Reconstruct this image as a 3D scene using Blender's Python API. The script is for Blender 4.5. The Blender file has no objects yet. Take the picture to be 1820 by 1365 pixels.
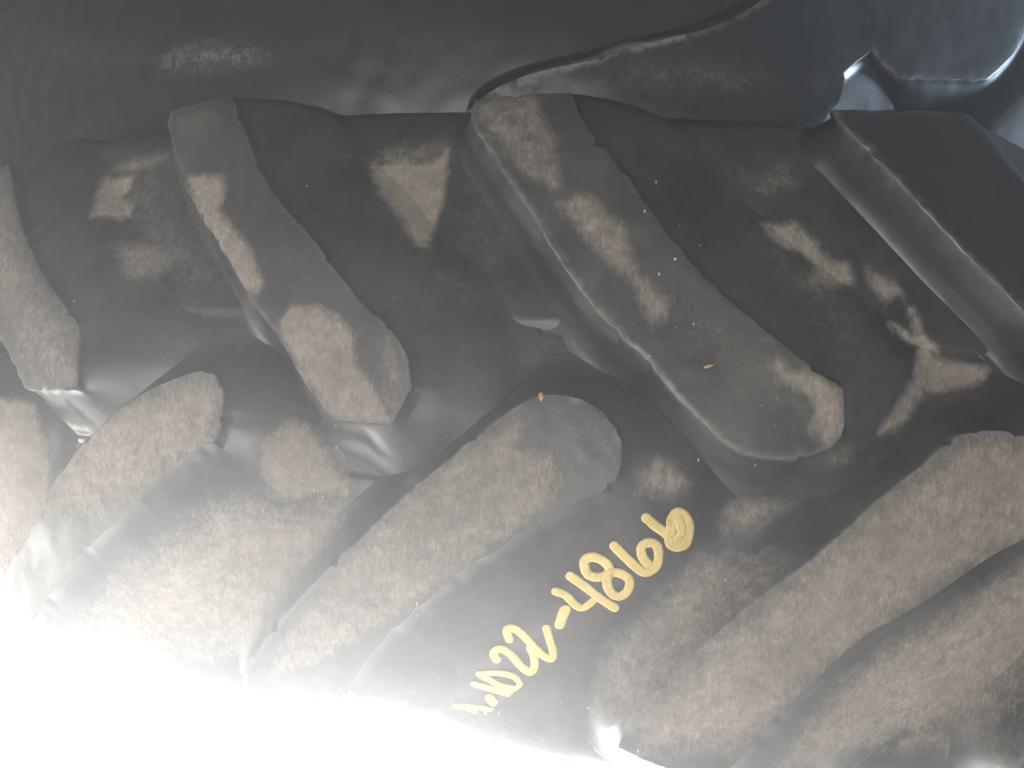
import bpy, bmesh, math, random
import numpy as np
from mathutils import Vector, Matrix, noise
from mathutils.geometry import delaunay_2d_cdt
from mathutils.bvhtree import BVHTree
R_ = math.radians
random.seed(7)
scene = bpy.context.scene
C = scene.collection

# ------------------------------------------------------------------ camera
cam_d = bpy.data.cameras.new('camera'); cam = bpy.data.objects.new('camera', cam_d); C.objects.link(cam)
cam_d.sensor_width = 36.0; cam_d.lens = 36.0*1420/1820; cam_d.clip_start = 0.01; cam_d.clip_end = 200
def axis_rot(yaw, pitch, roll):
    rz = Matrix.Rotation(yaw, 3, 'Z'); rx = Matrix.Rotation(pitch, 3, 'X'); ry = Matrix.Rotation(roll, 3, 'Y')
    return rz @ rx @ ry @ Matrix(((1, 0, 0), (0, 0, -1), (0, 1, 0)))
cam.matrix_world = Matrix.Translation((0, -1.5886, -0.0379)) @ axis_rot(R_(6.15), R_(5.98), R_(-4.93)).to_4x4()
scene.camera = cam

# ------------------------------------------------------------------ world and lamps
world = bpy.data.worlds.new('World'); scene.world = world; world.use_nodes = True
bg = world.node_tree.nodes['Background']; bg.inputs[0].default_value = (0.93, 0.97, 1.0, 1); bg.inputs[1].default_value = 0.14
def area(name, loc, target, sx, sy, power, col, spread=180):
    l = bpy.data.lights.new(name, 'AREA'); l.shape = 'RECTANGLE'; l.size = sx; l.size_y = sy
    l.energy = power; l.color = col; l.spread = R_(spread)
    o = bpy.data.objects.new(name, l); C.objects.link(o); o.location = loc
    o.rotation_euler = (Vector(target)-Vector(loc)).to_track_quat('-Z', 'Y').to_euler()
    return o
# daylight from the open side, low and to the left of the photographer
area('open_side_light', (-0.45, -3.0, -0.9), (-0.02, -1.1, -0.16), 2.2, 1.4, 16.5, (1.0, 0.95, 0.89), 70)
# strong backlight added behind, under the tyre: lights the haze to imitate lens glare
area('veil_backlight', (-0.72, -0.24, -0.83), (-0.60, -1.55, -0.10), 0.95, 0.30, 600, (1.0, 0.995, 0.99))
# patch of blue sky up to the right
area('sky_patch_light', (2.0, -0.50, 0.40), (0.42, -0.95, 0.50), 0.9, 0.6, 13, (0.62, 0.80, 1.0), 22)
# small lamp added far to the left for glints along the lug feet
area('left_glint_light', (-2.2, -1.3, -0.75), (0, -1.1, 0.0), 0.12, 0.12, 2.2, (1.0, 0.95, 0.88), 60)
# daylight on the floor behind and below
area('floor_daylight', (-0.3, 1.6, 0.6), (-0.2, -0.2, -0.8), 2.0, 1.0, 160, (1.0, 0.99, 0.97), 80)

scene.view_settings.view_transform = 'Standard'; scene.view_settings.look = 'None'
scene.view_settings.exposure = 0.0; scene.view_settings.gamma = 1.0
scene.render.engine = 'CYCLES'
scene.cycles.use_denoising = True
scene.cycles.volume_bounces = 0
scene.cycles.max_bounces = 6

# ------------------------------------------------------------------ helpers
def tag(o, label=None, cat=None, group=None, kind=None):
    if label: o['label'] = label
    if cat: o['category'] = cat
    if group: o['group'] = group
    if kind: o['kind'] = kind
    return o
def empty(name, loc=(0, 0, 0), rz=0):
    o = bpy.data.objects.new(name, None); C.objects.link(o); o.location = loc; o.rotation_euler = (0, 0, rz); o.empty_display_size = .1
    return o
def mesh_obj(name, verts, faces, mat, parent=None, smooth=True, attrs=None):
    me = bpy.data.meshes.new(name); me.from_pydata([tuple(map(float, v)) for v in verts], [], faces); me.validate()
    if smooth: me.polygons.foreach_set('use_smooth', [True]*len(me.polygons))
    for k, vals in (attrs or {}).items():
        a = me.attributes.new(k, 'FLOAT', 'POINT'); a.data.foreach_set('value', np.asarray(vals, dtype=np.float32))
    me.materials.append(mat); me.update()
    o = bpy.data.objects.new(name, me); C.objects.link(o)
    if parent: o.parent = parent
    return o
class NT:
    def __init__(s, name):
        s.m = bpy.data.materials.new(name); s.m.use_nodes = True; s.t = s.m.node_tree; s.b = s.t.nodes['Principled BSDF']
    def n(s, typ, **kw):
        x = s.t.nodes.new(typ)
        for k, v in kw.items():
            if k.startswith('i_'):
                key = k[2:]; key = int(key) if key.isdigit() else key.replace('_', ' ')
                x.inputs[key].default_value = v
            else: setattr(x, k, v)
        return x
    def l(s, a, b): s.t.links.new(a, b)
    def math(s, op, a, b=None, c=None, clamp=False):
        x = s.t.nodes.new('ShaderNodeMath'); x.operation = op; x.use_clamp = clamp
        for i, v in enumerate((a, b, c)):
            if v is None: continue
            if isinstance(v, (int, float)): x.inputs[i].default_value = v
            else: s.l(v, x.inputs[i])
        return x.outputs[0]
    def mix(s, f, a, b):
        x = s.t.nodes.new('ShaderNodeMix'); x.data_type = 'RGBA'
        if isinstance(f, (int, float)): x.inputs[0].default_value = f
        else: s.l(f, x.inputs[0])
        for i, v in ((6, a), (7, b)):
            if isinstance(v, tuple): x.inputs[i].default_value = v+((1,) if len(v) == 3 else ())
            else: s.l(v, x.inputs[i])
        return x.outputs[2]
    def ss(s, v, a, b):
        x = s.t.nodes.new('ShaderNodeMapRange'); x.interpolation_type = 'SMOOTHSTEP'
        s.l(v, x.inputs[0]); x.inputs[1].default_value = a; x.inputs[2].default_value = b
        return x.outputs[0]
    def noise(s, co, scale, detail=4, rough=.55):
        x = s.n('ShaderNodeTexNoise', i_Scale=scale, i_Detail=detail, i_Roughness=rough); s.l(co, x.inputs['Vector']); return x.outputs['Fac']

# ------------------------------------------------------------------ materials
def rubber_material(name='dusty_rubber', dirt=1.0):
    t = NT(name); co = t.n('ShaderNodeTexCoord').outputs['Object']
    st = t.n('ShaderNodeMapping'); st.inputs['Scale'].default_value = (1, 1, .35); t.l(co, st.inputs[0])   # rubbed along the axle direction
    big = t.noise(co, 22, 5); mid = t.noise(co, 170, 4, .6); fine = t.noise(st.outputs[0], 520, 3, .6); grain = t.noise(co, 1400, 2, .6)
    dust = t.n('ShaderNodeAttribute', attribute_name='dust').outputs['Fac']
    wear = t.n('ShaderNodeAttribute', attribute_name='wear').outputs['Fac']
    # dry dust lies where the patches are, with ragged edges
    frac = t.noise(co, 130, 8, .72)
    jit = t.math('ADD', t.math('MULTIPLY', t.math('SUBTRACT', frac, .5), .75), t.math('MULTIPLY', t.math('SUBTRACT', fine, .5), .35))
    d = t.math('ADD', dust, t.math('MULTIPLY', jit, t.ss(dust, .02, .3)))
    mask = t.math('MULTIPLY', t.ss(d, .10, .92), .97)
    film = t.math('ADD', t.math('MULTIPLY', t.ss(big, .3, .72), .38), t.math('MULTIPLY', t.ss(mid, .45, .75), .2))
    film = t.math('ADD', film, t.math('MULTIPLY', wear, .42), clamp=True)
    film = t.math('MULTIPLY', film, dirt)
    rub = t.mix(film, (.017, .019, .022), (.082, .078, .072))
    dcol = t.mix(t.ss(frac, .25, .75), (.180, .157, .134), (.285, .248, .210))
    dcol = t.mix(t.math('MULTIPLY', t.ss(fine, .5, .74), .55), dcol, (.38, .34, .295))
    dcol = t.mix(t.math('MULTIPLY', t.ss(big, .42, .7), .35), dcol, (.135, .118, .104))
    col = t.mix(mask, rub, dcol)
    edge = t.n('ShaderNodeAttribute', attribute_name='edge').outputs['Fac']     # paler rubber along the edges, most on the left side
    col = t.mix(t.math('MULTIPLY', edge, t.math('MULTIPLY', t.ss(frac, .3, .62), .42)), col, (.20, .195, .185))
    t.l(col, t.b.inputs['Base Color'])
    ro = t.math('ADD', t.math('ADD', .30, t.math('MULTIPLY', film, .38)), t.math('MULTIPLY', mask, .5), clamp=True)
    t.l(ro, t.b.inputs['Roughness'])
    t.b.inputs['Specular IOR Level'].default_value = .5
    crk = t.noise(co, 620, 2, .5)        # fine crinkle of the skin
    hgt = t.math('ADD', t.math('MULTIPLY', crk, .15), t.math('MULTIPLY', t.math('MULTIPLY', frac, mask), .55))
    hgt = t.math('ADD', hgt, t.math('MULTIPLY', t.math('MULTIPLY', fine, mask), .30))
    hgt = t.math('ADD', hgt, t.math('MULTIPLY', t.math('MULTIPLY', fine, wear), .28))
    hgt = t.math('ADD', hgt, t.math('MULTIPLY', mask, .8))
    bp = t.n('ShaderNodeBump', i_Strength=.5, i_Distance=.0012); t.l(hgt, bp.inputs['Height']); t.l(bp.outputs[0], t.b.inputs['Normal'])
    return t.m
def paint_material():
    t = NT('yellow_marker_paint'); co = t.n('ShaderNodeTexCoord').outputs['Object']
    n = t.noise(co, 160, 4); f = t.noise(co, 700, 3)
    c = t.mix(t.ss(n, .3, .7), (.58, .44, .14), (.67, .53, .20)); c = t.mix(t.math('MULTIPLY', t.ss(f, .56, .75), .5), c, (.30, .24, .12))
    t.l(c, t.b.inputs['Base Color']); t.b.inputs['Roughness'].default_value = .5
    bp = t.n('ShaderNodeBump', i_Strength=.3, i_Distance=.0006); t.l(f, bp.inputs['Height']); t.l(bp.outputs[0], t.b.inputs['Normal'])
    return t.m
def simple(name, col, rough, nscale=30, var=.12, metal=0):
    t = NT(name); co = t.n('ShaderNodeTexCoord').outputs['Object']; n = t.noise(co, nscale, 6, .6)
    c = t.mix(t.ss(n, .35, .7), tuple(x*(1-var) for x in col), tuple(min(1, x*(1+var)) for x in col))
    t.l(c, t.b.inputs['Base Color']); t.b.inputs['Roughness'].default_value = rough; t.b.inputs['Metallic'].default_value = metal
    bp = t.n('ShaderNodeBump', i_Strength=.3, i_Distance=.001); t.l(n, bp.inputs['Height']); t.l(bp.outputs[0], t.b.inputs['Normal'])
    return t.m
RUB = rubber_material(); DARK_RUB = rubber_material('dark_rubber', .18); PAINT = paint_material()  # second rubber has thin film: the upper tyre's shade put into its colour
WHITE = simple('white_enamel', (.78, .78, .77), .35, 25, .05); CONC = simple('pale_concrete', (.62, .61, .58), .85, 6, .15)
GRIT = simple('pale_grit', (.52, .50, .46), .45, 400, .2)
WOOD = simple('wood_chip', (.42, .27, .15), .7, 200, .25)

# ------------------------------------------------------------------ tyre surface
RF, RC, H = 1.122, 0.60, 0.028      # groove-floor radius, crown radius, lug height (m)
VU, VL, RHO = 0.172, 0.193, 0.045     # start of the upper and lower shoulder, shoulder radius
def profile(v):
    a = abs(v); sg = 1.0 if v >= 0 else -1.0; V1 = VU if v >= 0 else VL; t0 = math.asin(V1/RC)
    if a <= V1:
        t = math.asin(a/RC); return RF-RC*(1-math.cos(t)), v, math.cos(t), sg*math.sin(t)
    b = a-V1; r0 = RF-RC*(1-math.cos(t0)); ang = min(b/RHO, R_(96)-t0); t = t0+ang
    r = r0+RHO*(math.cos(t)-math.cos(t0)); z = V1+RHO*(math.sin(t)-math.sin(t0)); nr, nz = math.cos(t), math.sin(t)
    rest = b-ang*RHO
    if rest > 0: r -= nz*rest; z += nr*rest
    return r, sg*z, nr, sg*nz
def bumpy(s, v):     # moulding unevenness of the old rubber
    return .0011*noise.noise((s*14, v*14, 3.1))+.0005*noise.noise((s*60, v*60, 7.7))
def crease(s, v):    # shallow moulding step across the middle of the tread
    d = v-(.047+.004*math.sin(s*9)); e = v+(.050+.003*math.sin(s*7))
    return -.0022*math.exp(-(d/.0022)**2)-.0016*math.exp(-(e/.0022)**2)+.0022/(1+math.exp(-d/.002))
def pos(s, v, h):
    r, z, nr, nz = profile(v); th = s/RF; r += h*nr; z += h*nz
    return (r*math.sin(th), -r*math.cos(th), z)

UPPER_LUGS = {
'Va':{'L':[(2694,-666),(2199,-1045),(1863,-1184),(1484,-1308),(1150,-1438),(767,-1541),(425,-1676),(210,-1848)],'I':[(2964,-578)],'R':[(3260,-652),(3236,-993),(3191,-1288),(3160,-1495),(3019,-1736)]},
'Vb':{'L':[(3117,-289),(3212,-661),(3338,-1017),(3612,-1259)],'I':[(3920,-15)],'R':[(4913,172),(4861,-375),(4736,-795),(4483,-1102)]},
'Vc':{'L':[(-5278,-160),(-5553,-757),(-5899,-1335)],'I':[(-2730,-582)],'R':[(-338,-829),(-637,-1154),(-1350,-1404)]},
}
LUGS = {
'U1':{'L':[(-1478,-171),(-1656,-2),(-1875,262),(-2133,523),(-2379,803),(-2649,1068),(-2890,1357),(-3038,1536),(-3149,1700),(-3215,1813)],'I':[(-1306,-177)],'R':[(-1116,-173),(-1031,20),(-1031,20),(-1090,218),(-1199,339),(-1392,493),(-1601,687),(-1831,910),(-2079,1131),(-2291,1369),(-2457,1603),(-2652,1806),(-2752,1889)]},
'U0':{'L':[(-3841,-119),(-4119,138),(-4561,499),(-5124,915),(-5919,1436)],'I':[(-3587,-120)],'R':[(-3353,-108),(-3391,149),(-3433,294),(-3433,294),(-3663,481),(-3928,681),(-4219,940),(-4542,1271),(-4863,1593)]},
'U2':{'L':[(758,-180),(489,25),(252,259),(27,457),(-210,725),(-392,980),(-586,1251),(-731,1450),(-844,1575),(-900,1702),(-895,1781)],'I':[(901,-203),(1105,-177)],'R':[(1267,-100),(1303,-45),(1303,-45),(1304,63),(1294,189),(1294,189),(1145,271),(992,377),(715,584),(496,777),(335,954),(202,1113),(91,1280),(-142,1569),(-299,1821)]},
'L1':{'L':[(-407,-22),(-537,-128),(-858,-423),(-1069,-622),(-1223,-788),(-1485,-1047),(-1732,-1314),(-1906,-1550),(-2003,-1698),(-2036,-1823)],'I':[(-289,31),(-153,35),(2,-13)],'R':[(113,-107),(154,-221),(138,-354),(93,-424),(93,-424),(-51,-501),(-252,-621),(-455,-773),(-633,-909),(-846,-1098),(-1035,-1289),(-1234,-1520),(-1341,-1747)]},
'L0':{'L':[(-3013,-248),(-3230,-427),(-3488,-707),(-3668,-962),(-3856,-1174),(-4067,-1397),(-4357,-1658),(-4526,-1844),(-4598,-1963)],'I':[(-2804,-118),(-2601,-28),(-2423,34),(-2279,20)],'R':[(-2207,-65),(-2207,-65),(-2200,-243),(-2249,-366),(-2249,-366),(-2578,-571),(-2879,-841),(-3252,-1121),(-3566,-1427),(-3816,-1705),(-3987,-1887)]},
'L2':{'L':[(1881,-33),(1676,-224),(1504,-368),(1338,-540),(1176,-711),(930,-920),(715,-1130),(502,-1389),(340,-1590),(251,-1790)],'I':[(1989,20),(2194,44)],'R':[(2388,11),(2388,11),(2506,-111),(2498,-288),(2409,-426),(2050,-671),(1802,-863),(1497,-1077),(1193,-1415),(940,-1757),(821,-1970)]},
'U3':{'L':[(3110,44),(2862,188),(2563,463),(2311,716),(2095,916),(1913,1093),(1705,1326),(1465,1599),(1345,1738),(1298,1808)],'I':[(3449,58)],'R':[(3798,182),(3844,440),(3543,664),(3116,922),(2652,1216),(2418,1503),(2251,1735),(2179,1893)]},
}
DUST_FLOOR = [
  (1.0,5,[(-3978,1531),(-3657,1536),(-3634,1407),(-3702,1351),(-3527,1276),(-3521,1159),(-3803,1157)]),
  (0.55,8,[(-3994,1582),(-3866,1693),(-3381,1734),(-3324,1618),(-3657,1536)]),
  (0.75,8,[(-3504,931),(-3355,977),(-3188,955),(-3009,827),(-3054,693),(-3261,667)]),
  (0.3,25,[(-4079,1768),(-3361,1694),(-2400,597),(-3040,554),(-3664,1113)]),
  (1.0,4,[(-1629,1508),(-1455,1536),(-1219,1535),(-1093,1650),(-1072,1351),(-1066,1272),(-1097,1096),(-1094,907),(-1168,912),(-1254,1054),(-1390,1180),(-1526,1348)]),
  (0.45,9,[(-1693,1517),(-1529,1688),(-1067,1720),(-1062,1515),(-1362,1472)]),
  (0.35,18,[(-1194,960),(-1042,927),(-688,652),(-816,558),(-1083,706)]),
  (0.25,25,[(-1007,1642),(-668,1360),(-402,880),(-731,721),(-1001,891),(-1034,1352)]),
  (0.5,12,[(852,1545),(1083,1626),(1146,1473),(970,1372),(832,1406)]),
  (0.3,20,[(624,1648),(1084,1646),(1180,1437),(831,1254),(660,1431)]),
  (0.8,5,[(882,1202),(1138,1243),(1254,1125),(1302,1022),(1454,1000),(1477,879),(1331,810),(1148,821),(1233,944),(1167,1027),(982,1047)]),
  (0.3,20,[(730,1171),(1409,1158),(1529,678),(1334,262),(1134,508),(833,892)]),
  (0.75,4,[(1538,991),(1740,905),(1776,805),(1702,832),(1666,759),(1567,853)]),
  (0.9,4,[(1775,770),(1836,759),(1882,610),(1999,521),(1964,484),(2135,468),(2302,451),(2254,354),(2064,296),(1895,257),(1795,174),(1700,36),(1571,-23),(1554,7),(1728,232),(1811,371),(1862,508),(1645,621),(1663,657),(1831,605)]),
  (0.7,6,[(250,-317),(355,-232),(454,-277),(566,-385),(482,-450),(259,-444)]),
  (0.65,6,[(768,-463),(1076,-430),(1085,-476),(952,-598),(813,-635),(746,-584)]),
  (0.9,5,[(-2001,-367),(-1910,-284),(-1831,-182),(-1702,-235),(-1592,-398),(-1440,-581),(-1480,-641),(-1668,-642),(-1878,-678),(-1945,-563)]),
  (0.75,22,[(-2301,-770),(-1516,-662),(-1503,-897),(-2094,-1636),(-3608,-1918),(-3033,-1286)]),
  (1.3,6,[(-5896,-375),(-4369,-213),(-4002,-211),(-3869,-490),(-3959,-1009),(-4506,-1481)]),
  (0.6,12,[(603,-771),(1072,-698),(1140,-740),(706,-1194),(395,-1657),(135,-1721),(157,-1381),(408,-1093)]),
  (0.8,14,[(2181,-1171),(2586,-852),(2834,-803),(3085,-1850),(2552,-1868),(2167,-1471)]),
  (0.78,14,[(1303,-1552),(1611,-1180),(1975,-927),(2613,-463),(2813,-642),(2668,-1308),(2281,-1669),(1625,-1852),(1218,-1851)]),
  (0.6,9,[(1927,-1813),(1958,-1717),(2102,-1656),(2251,-1692),(2409,-1750),(2544,-1840),(2332,-1871),(2170,-1798),(2045,-1866)]),
  (0.6,9,[(1201,-1748),(1516,-1636),(1780,-1598),(1935,-1691),(1931,-1831),(1561,-1875),(1257,-1883)]),  # beige dust plus the lit shoulder edge, painted as one pale strip
  (0.35,14,[(1309,-1368),(1718,-1237),(1786,-1632),(1525,-1686)]),
  (0.5,10,[(1415,-1627),(1710,-1587),(1742,-1670),(1532,-1720)]),
  (0.3,18,[(-2926,283),(-2754,363),(-2339,299),(-2486,147),(-2848,134)]),
  (0.25,25,[(-571,519),(-66,482),(-331,96),(-666,106)]),
  (0.45,10,[(1220,-101),(1428,-83),(1417,-179),(1259,-225)]),
  (0.3,16,[(2354,1339),(2613,1297),(2578,1070),(2319,1076)]),
]
DUST_TOP = [
  (0.85,4,[(-2813,1304),(-2516,1306),(-2451,1159),(-2462,1056),(-2204,838),(-2031,593),(-2079,490),(-2207,591),(-2400,803),(-2643,1076)]),
  (0.95,4,[(-1879,394),(-1815,453),(-1671,467),(-1518,406),(-1407,314),(-1379,156),(-1232,7),(-1134,-159),(-1443,-177),(-1662,45),(-1883,311)]),
  (0.3,10,[(-3255,1859),(-2757,1869),(-2606,1721),(-2876,1440),(-3079,1627)]),
  (0.5,10,[(-1197,324),(-1069,235),(-1035,20),(-1110,-139),(-1229,38)]),
  (0.5,20,[(-6321,1756),(-4835,1540),(-4020,724),(-3433,294),(-3342,-107),(-3840,-126),(-4954,858)]),
  (0.5,8,[(-3712,69),(-3425,221),(-3341,-118),(-3755,-116)]),
  (0.5,5,[(-887,1790),(-503,1835),(-455,1708),(-359,1554),(-284,1262),(-251,1193),(-347,1171),(-524,1289),(-719,1488),(-844,1622)]),
  (0.7,5,[(-325,1120),(-187,1196),(-88,1166),(-17,1066),(81,1021),(118,940),(176,749),(352,603),(342,509),(271,427),(134,682),(-62,831),(-201,989)]),
  (0.25,20,[(211,946),(527,773),(1297,195),(1294,-98),(706,116),(237,502)]),
  (0.85,4,[(890,294),(948,338),(1010,289),(1100,282),(1297,189),(1303,-39),(1250,-116),(1127,-25),(1151,94),(1059,175),(954,195)]),
  (0.65,5,[(-887,-455),(-620,-239),(-403,-73),(-366,-145),(-388,-250),(-189,-264),(-140,-392),(-143,-465),(-253,-607),(-427,-741),(-545,-826),(-1037,-1228),(-1516,-1543),(-1815,-1652),(-1659,-1337),(-1223,-788)]),
  (0.2,10,[(-1190,-785),(-551,-738),(-638,-835),(-1220,-849)]),
  (0.75,10,[(-3535,-464),(-2802,-128),(-2423,34),(-2246,9),(-2205,-81),(-2201,-340),(-2578,-564),(-2871,-806),(-3351,-887),(-3617,-914)]),
  (0.85,12,[(1504,-368),(1973,4),(2553,70),(2505,-404),(2048,-656),(1791,-850),(1197,-1399),(967,-1713),(420,-1770),(343,-1621),(746,-1142)]),
  (0.9,6,[(1090,-747),(1211,-766),(1296,-874),(1258,-936),(1164,-886)]),
  (0.75,7,[(700,-1131),(947,-1079),(1031,-1160),(1012,-1250),(823,-1298),(698,-1250)]),
  (0.7,6,[(1447,-402),(1628,-416),(1873,-439),(1756,-506),(1520,-568),(1399,-549)]),
  (0.7,8,[(618,-1347),(793,-1300),(837,-1417),(661,-1464)]),
]
DUST_UPPER = [
  (0.7,4,[(490,-1661),(658,-1547),(977,-1450),(1188,-1384),(1285,-1271),(1451,-1209),(1561,-1223),(1838,-1163),(1887,-1205),(1572,-1308),(1318,-1374),(1109,-1456),(771,-1580)]),
  (0.35,14,[(-2903,-1238),(-2417,-1153),(-1758,-1242),(-1501,-1419),(-1978,-1501),(-2794,-1489)]),
  (0.2,40,[(-5206,-512),(-1761,-1031),(-1251,-1305),(-1871,-1527),(-3072,-1662),(-5303,-1591)]),
  (0.6,4,[(3266,-1029),(3347,-923),(3384,-967),(3313,-1071)]),
  (0.5,5,[(1978,-1052),(2150,-1015),(2156,-1062),(2005,-1089)]),
  (0.25,16,[(771,-1587),(1791,-1310),(2695,-1320),(2510,-1583),(957,-1692)]),
]
MARKS = [
  ('A',[(21,[(-725,-1807),(-600,-1819),(-462,-1835)]),(21,[(-723,-1813),(-600,-1845)]),(17,[(-547,-1819),(-538,-1856)])]),
  ('-',[(46,[(-515,-1754),(-495,-1776)])]),
  ('1',[(32,[(-606,-1651),(-508,-1689),(-391,-1717)])]),
  ('0',[(30,[(-575,-1576),(-463,-1580),(-378,-1601),(-333,-1645),(-363,-1679),(-451,-1664),(-536,-1612),(-575,-1579)])]),
  ('2',[(38,[(-471,-1484),(-488,-1435),(-450,-1403),(-397,-1445),(-334,-1529),(-281,-1565),(-253,-1538),(-255,-1474),(-280,-1407)])]),
  ('2',[(38,[(-400,-1341),(-414,-1282),(-384,-1265),(-331,-1301),(-265,-1393),(-200,-1455),(-149,-1463),(-149,-1410),(-172,-1341),(-191,-1264)])]),
  ('-',[(49,[(-115,-1241),(-104,-1188),(-89,-1139)])]),
  ('4',[(38,[(-149,-1026),(-92,-1048),(-23,-1115),(21,-1123),(78,-1066)]),(42,[(-73,-931),(24,-997),(122,-1075),(193,-1120)])]),
  ('8',[(42,[(11,-896),(-1,-839),(42,-811),(105,-833),(143,-880),(134,-954),(162,-1024),(214,-1048),(257,-1009),(260,-942),(210,-901),(151,-899),(94,-928),(37,-922),(11,-896)])]),
  ('6',[(42,[(156,-740),(222,-800),(292,-859),(345,-890),(402,-854),(408,-777),(386,-722),(340,-711),(306,-739),(318,-794),(355,-836)])]),
  ('6',[(42,[(315,-572),(369,-612),(428,-649),(476,-692)]),(49,[(461,-578),(487,-539),(534,-559),(566,-623),(559,-709),(510,-729),(463,-698),(463,-621),(461,-578)]),(42,[(502,-576),(526,-641),(509,-685)])]),
]


def poly_sd(px, py, poly):
    """signed distance (positive inside) of points to a polygon"""
    P = np.asarray(poly, float)*1e-4; Q = np.roll(P, -1, 0)
    best = np.full(px.shape, 1e9); ins = np.zeros(px.shape, bool)
    for (ax, ay), (bx, by) in zip(P, Q):
        dx, dy = bx-ax, by-ay; L = dx*dx+dy*dy+1e-12
        t = np.clip(((px-ax)*dx+(py-ay)*dy)/L, 0, 1)
        best = np.minimum(best, (px-ax-t*dx)**2+(py-ay-t*dy)**2)
        c = ((ay > py) != (by > py)) & (px < (bx-ax)*(py-ay)/(by-ay+1e-12)+ax)
        ins ^= c
    d = np.sqrt(best); return np.where(ins, d, -d)
def dust_at(sv, patches):
    sv = np.asarray(sv, float); px, py = sv[:, 0], sv[:, 1]; out = np.zeros(len(sv))
    for st, soft, poly in patches:
        w = soft*1e-3
        out = np.maximum(out, st*np.clip(.5+poly_sd(px, py, poly)/(2*w), 0, 1))
    return out
def chaikin(pts, tags, q=.25):
    P, T = [], []
    n = len(pts)
    for i in range(n):
        a, b = pts[i], pts[(i+1) % n]
        P += [((1-q)*a[0]+q*b[0], (1-q)*a[1]+q*b[1]), (q*a[0]+(1-q)*b[0], q*a[1]+(1-q)*b[1])]; T += [tags[i], tags[(i+1) % n]]
    return P, T
def resample(pts, tags, step):
    P = np.array(pts+[pts[0]]); d = np.r_[0, np.cumsum(np.hypot(*np.diff(P, axis=0).T))]; n = int(d[-1]/step)
    u = np.linspace(0, d[-1], n, endpoint=False)
    idx = np.clip(np.searchsorted(d, u, 'right')-1, 0, len(pts)-1)
    return np.c_[np.interp(u, d, P[:, 0]), np.interp(u, d, P[:, 1])], [tags[i] for i in idx]
def smooth_loop(a, n):
    k = np.ones(2*n+1)/(2*n+1); return np.convolve(np.r_[a[-n:], a, a[:n]], k, 'valid')
WALL = {'L': (.010, .013), 'I': (.013, .016), 'R': (.050, .026), 'E': (.016, .016)}   # slope width, fillet width
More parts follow.
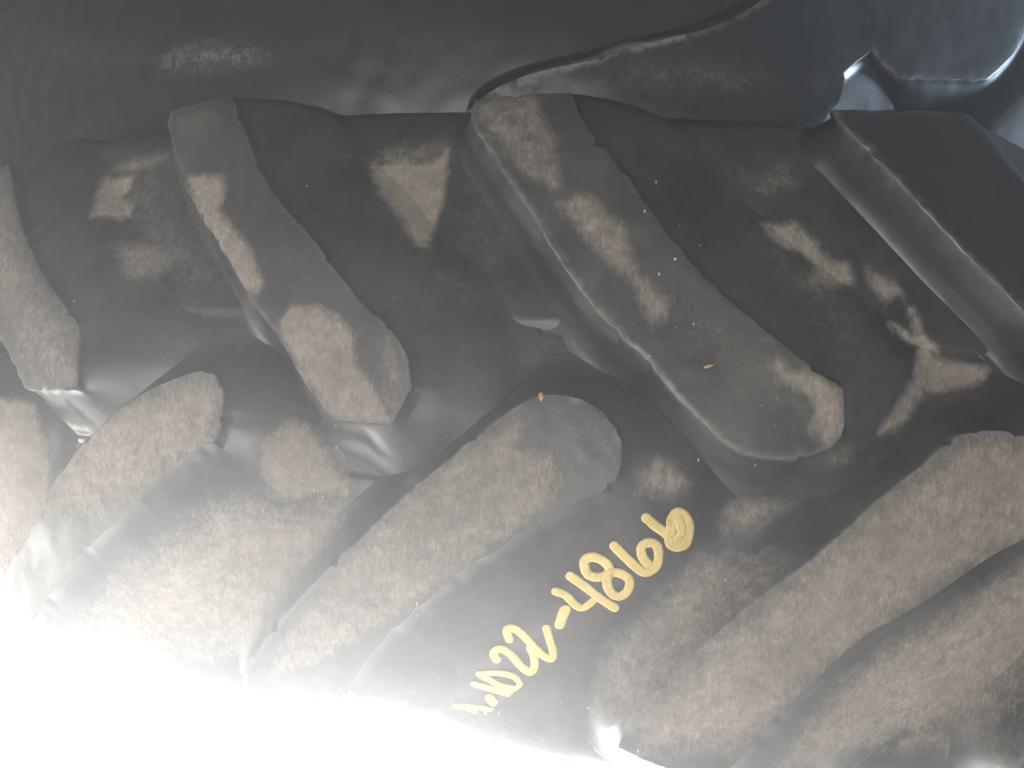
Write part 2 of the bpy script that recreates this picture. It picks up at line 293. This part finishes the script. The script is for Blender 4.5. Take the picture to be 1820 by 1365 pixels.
def lug_mesh(name, d, walls=WALL, worn=.75, fdust=None, tdust=None, step=.0028, seed=0):
    fdust = DUST_FLOOR if fdust is None else fdust; tdust = DUST_TOP if tdust is None else tdust
    def spline(P):
        P = [np.array(q)*1e-4 for q in P]; out = []
        for i in range(len(P)-1):
            a_, b_, c_, d_ = P[max(i-1, 0)], P[i], P[i+1], P[min(i+2, len(P)-1)]
            for k in range(8):
                t = k/8; out.append(tuple(.5*((2*b_)+(c_-a_)*t+(2*a_-5*b_+4*c_-d_)*t*t+(3*b_-a_-3*c_+d_)*t**3)))
        return out+[tuple(P[-1])]
    Ls, Rs = spline(list(reversed(d['L']))), spline(d['R']); Is = spline([d['L'][0]]+d['I']+[d['R'][0]])[1:-1]
    pts = Ls+Is+Rs; tags = ['L']*len(Ls)+['I']*len(Is)+['R']*len(Rs)
    a, b = pts[-1], pts[0]
    for t in (.1, .25, .5, .75, .9): pts.append((a[0]+(b[0]-a[0])*t, a[1]+(b[1]-a[1])*t)); tags.append('E')
    area_ = sum(pts[i][0]*pts[(i+1) % len(pts)][1]-pts[(i+1) % len(pts)][0]*pts[i][1] for i in range(len(pts)))
    if area_ < 0: pts.reverse(); tags.reverse()
    B, tg = resample(pts, tags, step); n = len(B)
    for k in range(2):                      # slightly nibbled edge
        jit = np.array([noise.noise((p[0]*(70, 230)[k]+seed, p[1]*(70, 230)[k], 1.3*k))*(.0011, .0005)[k] for p in B])
        T = np.roll(B, -1, 0)-np.roll(B, 1, 0); T /= np.linalg.norm(T, axis=1)[:, None]; N = np.c_[T[:, 1], -T[:, 0]]
        B = B+N*jit[:, None]
    SM = np.c_[smooth_loop(B[:, 0], 5), smooth_loop(B[:, 1], 5)]; SM += N*((B-SM)*N).sum(1).mean()
    nick = np.array([max(0, noise.noise((q[0]*160+seed*3, q[1]*160, 9.1))-.38) for q in B]); B = B-N*(nick*.009)[:, None]
    T = np.roll(B, -4, 0)-np.roll(B, 4, 0); N = np.c_[T[:, 1], -T[:, 0]]
    N = np.c_[smooth_loop(N[:, 0], 9), smooth_loop(N[:, 1], 9)]; N /= np.linalg.norm(N, axis=1)[:, None]
    w = smooth_loop(np.array([walls[t][0] for t in tg]), 7); f = smooth_loop(np.array([walls[t][1] for t in tg]), 7)
    # top: boundary + inner points
    poly = (B*1e4)
    lo, hi = B.min(0), B.max(0); gx, gy = np.meshgrid(np.arange(lo[0], hi[0], step*1.1), np.arange(lo[1], hi[1], step*1.1))
    rng = np.random.RandomState(seed+1)
    G = np.c_[gx.ravel(), gy.ravel()]+rng.uniform(-.25, .25, (gx.size, 2))*step
    sd = poly_sd(G[:, 0], G[:, 1], poly); G = G[sd > step*.7]
    allp = [Vector(p) for p in B]+[Vector(p) for p in G]
    vo, eo, fo, ov, oe, of = delaunay_2d_cdt(allp, [(i, (i+1) % n) for i in range(n)], [], 1, 1e-7)
    first = {}
    for i, src in enumerate(ov):
        for q in src: first.setdefault(q, i)
    verts, sv, top = [], [], []
    dist = poly_sd(np.array([p.x for p in vo]), np.array([p.y for p in vo]), poly)
    for p, di in zip(vo, dist):
        h = H+bumpy(p.x, p.y)*1.2+.0005*noise.noise((p.x*150, p.y*150, 5))-.0004*math.exp(-max(di, 0)/.003)
        verts.append(pos(p.x, p.y, h)); sv.append((p.x, p.y)); top.append(1)
    faces = []
    for q in fo:
        q = list(q)
        a, b, c = vo[q[0]], vo[q[1]], vo[q[2]]
        if (b.x-a.x)*(c.y-a.y)-(c.x-a.x)*(b.y-a.y) < 0: q.reverse()
        faces.append(q)
    prev = [first[i] for i in range(n)]
    pale_edge = smooth_loop(np.array([{'L': 1.0, 'I': .8, 'R': .12, 'E': .4}[t] for t in tg]), 4)
    edge = np.zeros(len(verts)); edge[prev] = pale_edge
    rings = []
    for k, (o_, dh) in enumerate(((.0003, .0005), (.0010, .0026))): rings.append((np.full(n, o_), np.full(n, H-dh)))
    hf = .0085
    for t in (.15, .3, .45, .6, .75, .88, 1):
        rings.append((.0010+(w-.0010)*t, np.full(n, (H-.0026)+(hf-(H-.0026))*t)))
    for t in (.18, .36, .54, .72, .88, 1.0):
        rings.append((w+f*t, np.full(n, hf*(1-t)**2)+0*w))
    rings.append((w+f+.004, np.full(n, -.003)))
    for k, (o_, h_) in enumerate(rings):
        cur = []
        for i in range(n):
            u_ = min(1, max(0, (k-1)/2)); s = B[i, 0]*(1-u_)+SM[i, 0]*u_+N[i, 0]*o_[i]; v = B[i, 1]*(1-u_)+SM[i, 1]*u_+N[i, 1]*o_[i]
            hh = h_[i]+bumpy(s, v)
            verts.append(pos(s, v, hh)); sv.append((s, v)); top.append(1 if k < 1 else 0); cur.append(len(verts)-1)
        edge = np.r_[edge, pale_edge*(.8 if k == 0 else .35 if k == 1 else 0)]
        for i in range(n):
            j = (i+1) % n; faces.append((prev[i], cur[i], cur[j], prev[j]))
        prev = cur
    sv = np.array(sv); top = np.array(top)
    du = np.where(top > 0, dust_at(sv, tdust), dust_at(sv, fdust))
    wear = top*worn
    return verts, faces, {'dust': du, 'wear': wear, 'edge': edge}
def build_lug(name, d, parent, mat=None, **kw):
    v, f, a = lug_mesh(name, d, **kw); return mesh_obj('lug', v, f, mat or RUB, parent, attrs=a)
def shifted(d, ds, dv=0): return {k: [(x+ds, y+dv) for x, y in p] for k, p in d.items()}

def carcass(parent, s_lo, s_hi, fine, fdust, mat=None):
    circ = 2*math.pi*RF
    S = list(np.arange(s_lo, s_hi, fine)); S += list(np.linspace(s_hi, s_lo+circ, 240, endpoint=False))
    V = list(np.arange(-.222, .2221, fine)); out = list(np.arange(.232, .56, .014))
    V = [-x for x in reversed(out)]+V+out
    verts, sv = [], []
    for s in S:
        for v in V:
            near = s_lo-.1 < s < s_hi+.1 and abs(v) < .23
            verts.append(pos(s, v, bumpy(s, v)+crease(s, v) if near else 0)); sv.append((s, v))
    nv, ns = len(V), len(S); faces = []
    for i in range(ns):
        i2 = (i+1) % ns
        for j in range(nv-1): faces.append((i*nv+j, i2*nv+j, i2*nv+j+1, i*nv+j+1))
        # bead and inner liner close the section
    me_attr = {'dust': dust_at(sv, fdust), 'wear': np.zeros(len(sv)), 'edge': np.zeros(len(sv))}
    base = len(verts)
    for i in range(ns):
        th = S[i]/RF
        for r, z in ((.72, -.16), (RF-.06, -.185), (RF-.035, 0), (RF-.06, .185), (.72, .16)):
            verts.append((r*math.sin(th), -r*math.cos(th), z))
    for i in range(ns):
        i2 = (i+1) % ns; a, b = base+i*5, base+i2*5
        faces.append((i*nv, i2*nv, b, a)[::-1])
        for k in range(4): faces.append((a+k, b+k, b+k+1, a+k+1)[::-1])
        faces.append((a+4, b+4, i2*nv+nv-1, i*nv+nv-1)[::-1])
    for k in me_attr: me_attr[k] = np.r_[me_attr[k], np.zeros(5*ns)]
    return mesh_obj('carcass', verts, faces, mat or RUB, parent, attrs=me_attr)

# ------------------------------------------------------------------ the tyre in front
tyre = tag(empty('tractor_tyre'), 'big worn dusty tractor tyre with chevron lugs and yellow painted number', 'tyre', 'stacked tractor tyres')
body = carcass(tyre, -.62, .45, .003, DUST_FLOOR)
PITCH = .2265
lug_objs = {}
for i, k in enumerate(('U0', 'U1', 'U2', 'L0', 'L1', 'L2')):
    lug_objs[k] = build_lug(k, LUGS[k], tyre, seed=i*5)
lug_objs['U3'] = build_lug('U3', LUGS['U3'], tyre, seed=40, walls=dict(WALL, L=(.008, .010)), worn=.25, mat=DARK_RUB)  # darker rubber here: weaker film and less wear
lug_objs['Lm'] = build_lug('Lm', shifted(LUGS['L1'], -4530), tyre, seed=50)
def around(src, s0, s1, parent, n, offs=0):   # the lugs out of view go on round the tyre
    circ = 2*math.pi*RF
    for k in range(1, n+1):
        o = src.copy(); C.objects.link(o); o.parent = parent
        span = circ-(s1-s0); ang = (s1-offs+span*k/(n+1))/RF
        o.rotation_euler = (0, 0, ang)
around(lug_objs['U2'], -.384-.0-.076, .222, tyre, 27)
around(lug_objs['L1'], -.453, .2225, tyre, 27)

# ------------------------------------------------------------------ the tyre above
upper = tag(empty('tractor_tyre', (-.14, .13, .432), 0), 'dark tractor tyre lying on top of the numbered tyre', 'tyre', 'stacked tractor tyres')
UPPER_WALLS = {'Va': {'L': (.008, .006), 'I': (.02, .02), 'R': (.006, .008), 'E': (.02, .02)}, 'Vb': {'L': (.006, .006), 'I': (.02, .02), 'R': (.022, .036), 'E': (.022, .034)}, 'Vc': {'L': (.05, .04), 'I': (.05, .04), 'R': (.06, .05), 'E': (.05, .05)}}
ub = carcass(upper, -.70, .60, .005, DUST_UPPER, DARK_RUB)
for i, (k, d) in enumerate(UPPER_LUGS.items()):
    if k == 'Vc': continue
    lug_objs[k] = build_lug(k, d, upper, walls=UPPER_WALLS[k], fdust=DUST_UPPER, tdust=DUST_UPPER, seed=70+i, step=.004, worn=.1, mat=DARK_RUB)
plain = build_lug('plain', shifted(LUGS['L1'], 4200), upper, fdust=[], tdust=[], seed=80, step=.005, worn=.1, mat=DARK_RUB)
plain2 = build_lug('plain', shifted(LUGS['U2'], 0), upper, fdust=[], tdust=[], seed=81, step=.005, worn=.1, mat=DARK_RUB)
for k in range(1, 26):
    o = plain.copy(); C.objects.link(o); o.parent = upper; o.rotation_euler = (0, 0, .2265*k/RF)
for k in range(1, 31):
    o = plain2.copy(); C.objects.link(o); o.parent = upper; o.rotation_euler = (0, 0, 2*math.pi*k/31)

# ------------------------------------------------------------------ yellow paint marks on the lug ramp
def ribbon(centre, width, bvh, lift):
    P = [np.array(c)*1e-4 for c in centre]
    pts = []
    for i in range(len(P)-1):              # Catmull-Rom through the traced points
        a, b, c, d = P[max(i-1, 0)], P[i], P[i+1], P[min(i+2, len(P)-1)]
        n = max(2, int(np.linalg.norm(c-b)/.0008))
        for k in range(n):
            t = k/n; pts.append(.5*((2*b)+(c-a)*t+(2*a-5*b+4*c-d)*t*t+(3*b-a-3*c+d)*t**3))
    pts.append(P[-1]); pts = np.array(pts); hw = width*1.3e-4/2
    T = np.gradient(pts, axis=0); T /= np.linalg.norm(T, axis=1)[:, None]+1e-9; N = np.c_[-T[:, 1], T[:, 0]]
    rows = []
    for k in range(1, 5):                  # rounded start
        q = R_(90*k/5); rows.append((pts[0]-T[0]*hw*math.cos(q), N[0], hw*math.sin(q)))
    for i in range(len(pts)):
        wv = 1+.10*noise.noise((pts[i][0]*400, pts[i][1]*400, 2))
        rows.append((pts[i], N[i], hw*wv))
    for k in range(4, 0, -1):
        q = R_(90*k/5); rows.append((pts[-1]+T[-1]*hw*math.cos(q), N[-1], hw*math.sin(q)))
    V, F = [], []; cols = (-1, -.96, -.5, 0, .5, .96, 1)
    for c, nn, w_ in rows:
        for u in cols:
            s, v = c+nn*w_*u
            up = Vector(pos(s, v, .05)); dn = Vector(pos(s, v, -.01)); hit = bvh.ray_cast(up, (dn-up).normalized())
            base = hit[0] if hit[0] else Vector(pos(s, v, .002))
            V.append(base+(up-dn).normalized()*(lift+(0.00012 if abs(u) < .98 else -.0004)))
    nc = len(cols)
    for i in range(len(rows)-1):
        for j in range(nc-1): F.append((i*nc+j, (i+1)*nc+j, (i+1)*nc+j+1, i*nc+j+1))
    return V, F
me = lug_objs['L1'].data
bvhL1 = BVHTree.FromPolygons([v.co for v in me.vertices], [p.vertices for p in me.polygons])
lift = .0002
for ch, strokes in MARKS:
    V, F = [], []
    for w_, c in strokes:
        if len(c) < 2: continue
        v, f = ribbon(c, w_, bvhL1, lift); F += [tuple(i+len(V) for i in q) for q in f]; V += v; lift += .00006
    if V: mesh_obj('painted_character', V, F, PAINT, lug_objs['L1'])

# ------------------------------------------------------------------ bits lying on the tread
def top_hit(s, v, o):
    bv = BVHTree.FromPolygons([q.co for q in o.data.vertices], [q.vertices for q in o.data.polygons])
    up = Vector(pos(s, v, .06)); dn = Vector(pos(s, v, -.02)); h = bv.ray_cast(up, (dn-up).normalized())
    return h[0], (up-dn).normalized()
def chip(name, s, v, o, L, W, T, ang, mat, label, cat):
    p, n = top_hit(s, v, o)
    if p is None: p = Vector(pos(s, v, H))
    t = Vector((math.cos(s/RF), math.sin(s/RF), 0)); b = n.cross(t); a = t*math.cos(ang)+b*math.sin(ang); c = n.cross(a)
    rr = random.Random(int(s*1e5)); V, F = [], []; k = 7
    for j, z in enumerate((-.0002, T)):
        for i in range(k):
            q = 2*math.pi*i/k; e = rr.uniform(.7, 1.15)*(1 if j == 0 else .8)
            V.append(p+a*(L/2*math.cos(q)*e)+c*(W/2*math.sin(q)*e)+n*(z*(1 if j == 0 else rr.uniform(.7, 1.2))))
    F = [tuple(range(k))[::-1], tuple(range(k, 2*k))]+[(i, (i+1) % k, k+(i+1) % k, k+i) for i in range(k)]
    return tag(mesh_obj(name, V, F, mat, smooth=False), label, cat)
chip('wood_chip', -.030, .0025, lug_objs['L1'], .006, .0032, .0012, 1.9, WOOD, 'small tan wood splinter on the upper tip of the numbered middle lug', 'wood chip')
chip('wood_chip', .0575, .025, lug_objs['U2'], .0065, .0022, .0010, .4, WOOD, 'tiny orange wood splinter on the upper right lug above the number', 'wood chip')
# pale grit sprinkled over the tread, too small and many to count
gv, gf = [], []; rr = random.Random(3); bvs = {}
for k in ('U0', 'U1', 'U2', 'U3', 'L0', 'L1', 'L2'):
    m_ = lug_objs[k].data; bvs[k] = BVHTree.FromPolygons([q.co for q in m_.vertices], [q.vertices for q in m_.polygons])
m_ = body.data; bvs['b'] = BVHTree.FromPolygons([q.co for q in m_.vertices], [q.vertices for q in m_.polygons])
for i in range(420):
    s, v = rr.uniform(-.45, .36), rr.uniform(-.19, .185)
    if noise.noise((s*16, v*16, 4.4)) < .22+rr.uniform(-.12, .3): continue
    up = Vector(pos(s, v, .06)); n = (up-Vector(pos(s, v, 0))).normalized(); best = None
    for bv in bvs.values():
        h = bv.ray_cast(up, -n)
        if h[0] and (best is None or h[3] < best[1]): best = (h[0], h[3])
    if not best: continue
    c = best[0]; r = rr.choice((.0003, .0003, .0004, .0004, .0005, .0006, .0009)); a0 = len(gv)
    t = Vector((math.cos(s/RF), math.sin(s/RF), 0)); b = n.cross(t); e = rr.uniform(.6, 1.0); f_ = rr.uniform(1.0, 1.9)
    for dx, dy, dz in ((1, 0, .1), (-1, .1, .1), (.1, 1, .1), (-.1, -1, .1), (.2, .1, 1), (0, 0, -.6)):
        gv.append(c+t*dx*r*e+b*dy*r*f_+n*dz*r)
    gf += [tuple(a0+q for q in f) for f in ((0, 2, 4), (2, 1, 4), (1, 3, 4), (3, 0, 4), (2, 0, 5), (1, 2, 5), (3, 1, 5), (0, 3, 5))]
tag(mesh_obj('grit', gv, gf, GRIT, smooth=False), 'pale sand grains sprinkled over the tread', None, kind='stuff')

# ------------------------------------------------------------------ setting
fl = mesh_obj('floor', [(-8, -8, -.95), (8, -8, -.95), (8, 8, -.95), (-8, 8, -.95)], [(0, 1, 2, 3)], CONC, smooth=False); tag(fl, kind='structure')
def plate(name, outline, y0_, th, mat, parent, hole=None):
    """upright steel plate: outline in (x, z), optional slot (cx, cz, rx, rz)"""
    bm = bmesh.new(); edges = []
    def loop(pts):
        vs = [bm.verts.new((x, y0_, z)) for x, z in pts]; return [bm.edges.new((vs[i], vs[(i+1) % len(vs)])) for i in range(len(vs))]
    edges += loop(outline)
    if hole: edges += loop([(hole[0]+hole[2]*math.cos(2*math.pi*i/20), hole[1]+hole[3]*math.sin(2*math.pi*i/20)) for i in range(20)])
    g = bmesh.ops.triangle_fill(bm, edges=edges, use_beauty=True)
    ext = bmesh.ops.extrude_face_region(bm, geom=bm.faces[:])
    for q in ext['geom']:
        if isinstance(q, bmesh.types.BMVert): q.co.y += th
    bmesh.ops.recalc_face_normals(bm, faces=bm.faces[:])
    me_ = bpy.data.meshes.new(name); bm.to_mesh(me_); bm.free(); me_.materials.append(mat)
    o = bpy.data.objects.new(name, me_); C.objects.link(o); o.parent = parent
    bv = o.modifiers.new('bevel', 'BEVEL'); bv.width = .0015; bv.segments = 2; bv.limit_method = 'ANGLE'
    return o
stand = tag(empty('steel_stand', (0, 0, 0)), 'white painted steel stand under the numbered tyre', 'stand')
ZT = -.2325
def rect(a, b, c, d): return [(a, c), (b, c), (b, d), (a, d)]
plate('deck_plate', rect(-.75, .75, ZT, ZT+.005), -.945, 1.9, WHITE, stand)
plate('upright', rect(-.402, -.392, -.949, ZT-.001), -.94, .03, WHITE, stand)
plate('upright', rect(-.384, -.362, -.949, ZT-.001), -.945, .04, WHITE, stand)
plate('side_panel', [(-.352, -.949), (-.27, -.949), (-.262, ZT-.001), (-.356, ZT-.001)], -.935, .02, WHITE, stand)
plate('upright', rect(-.075, -.052, -.949, ZT-.001), -.945, .04, WHITE, stand)
plate('slotted_bracket', [(-.036, -.32), (.06, -.32), (.055, -.262), (.03, ZT-.004), (-.036, ZT-.001)], -.94, .006, WHITE, stand, hole=(.004, -.2455, .004, .0075))
plate('bracket', [(.105, -.30), (.27, -.30), (.27, ZT-.001), (.135, ZT-.001), (.118, -.246)], -.945, .008, WHITE, stand)
for x in (-.6, .6):
    for y in (-.6, .6): plate('upright', rect(x-.02, x+.02, -.949, ZT-.001), y, .04, WHITE, stand)

# ------------------------------------------------------------------ haze volume added to imitate lens glare
HZ = bpy.data.materials.new('glare_haze'); HZ.use_nodes = True; nt = HZ.node_tree; nt.nodes.clear()
vo = nt.nodes.new('ShaderNodeVolumePrincipled'); vo.inputs['Color'].default_value = (.97, .97, .97, 1); vo.inputs['Density'].default_value = .065; vo.inputs['Anisotropy'].default_value = .69
mo = nt.nodes.new('ShaderNodeOutputMaterial'); nt.links.new(vo.outputs[0], mo.inputs['Volume'])
x0, x1, y0, y1, z0, z1 = -9, 9, -9, 9, -1.95, 0.75
hv = [(x, y, z) for x in (x0, x1) for y in (y0, y1) for z in (z0, z1)]
hz = mesh_obj('haze', hv, [(0, 1, 3, 2), (4, 6, 7, 5), (0, 4, 5, 1), (2, 3, 7, 6), (0, 2, 6, 4), (1, 5, 7, 3)], HZ, smooth=False); tag(hz, 'added haze standing in for lens glare', None, kind='stuff')
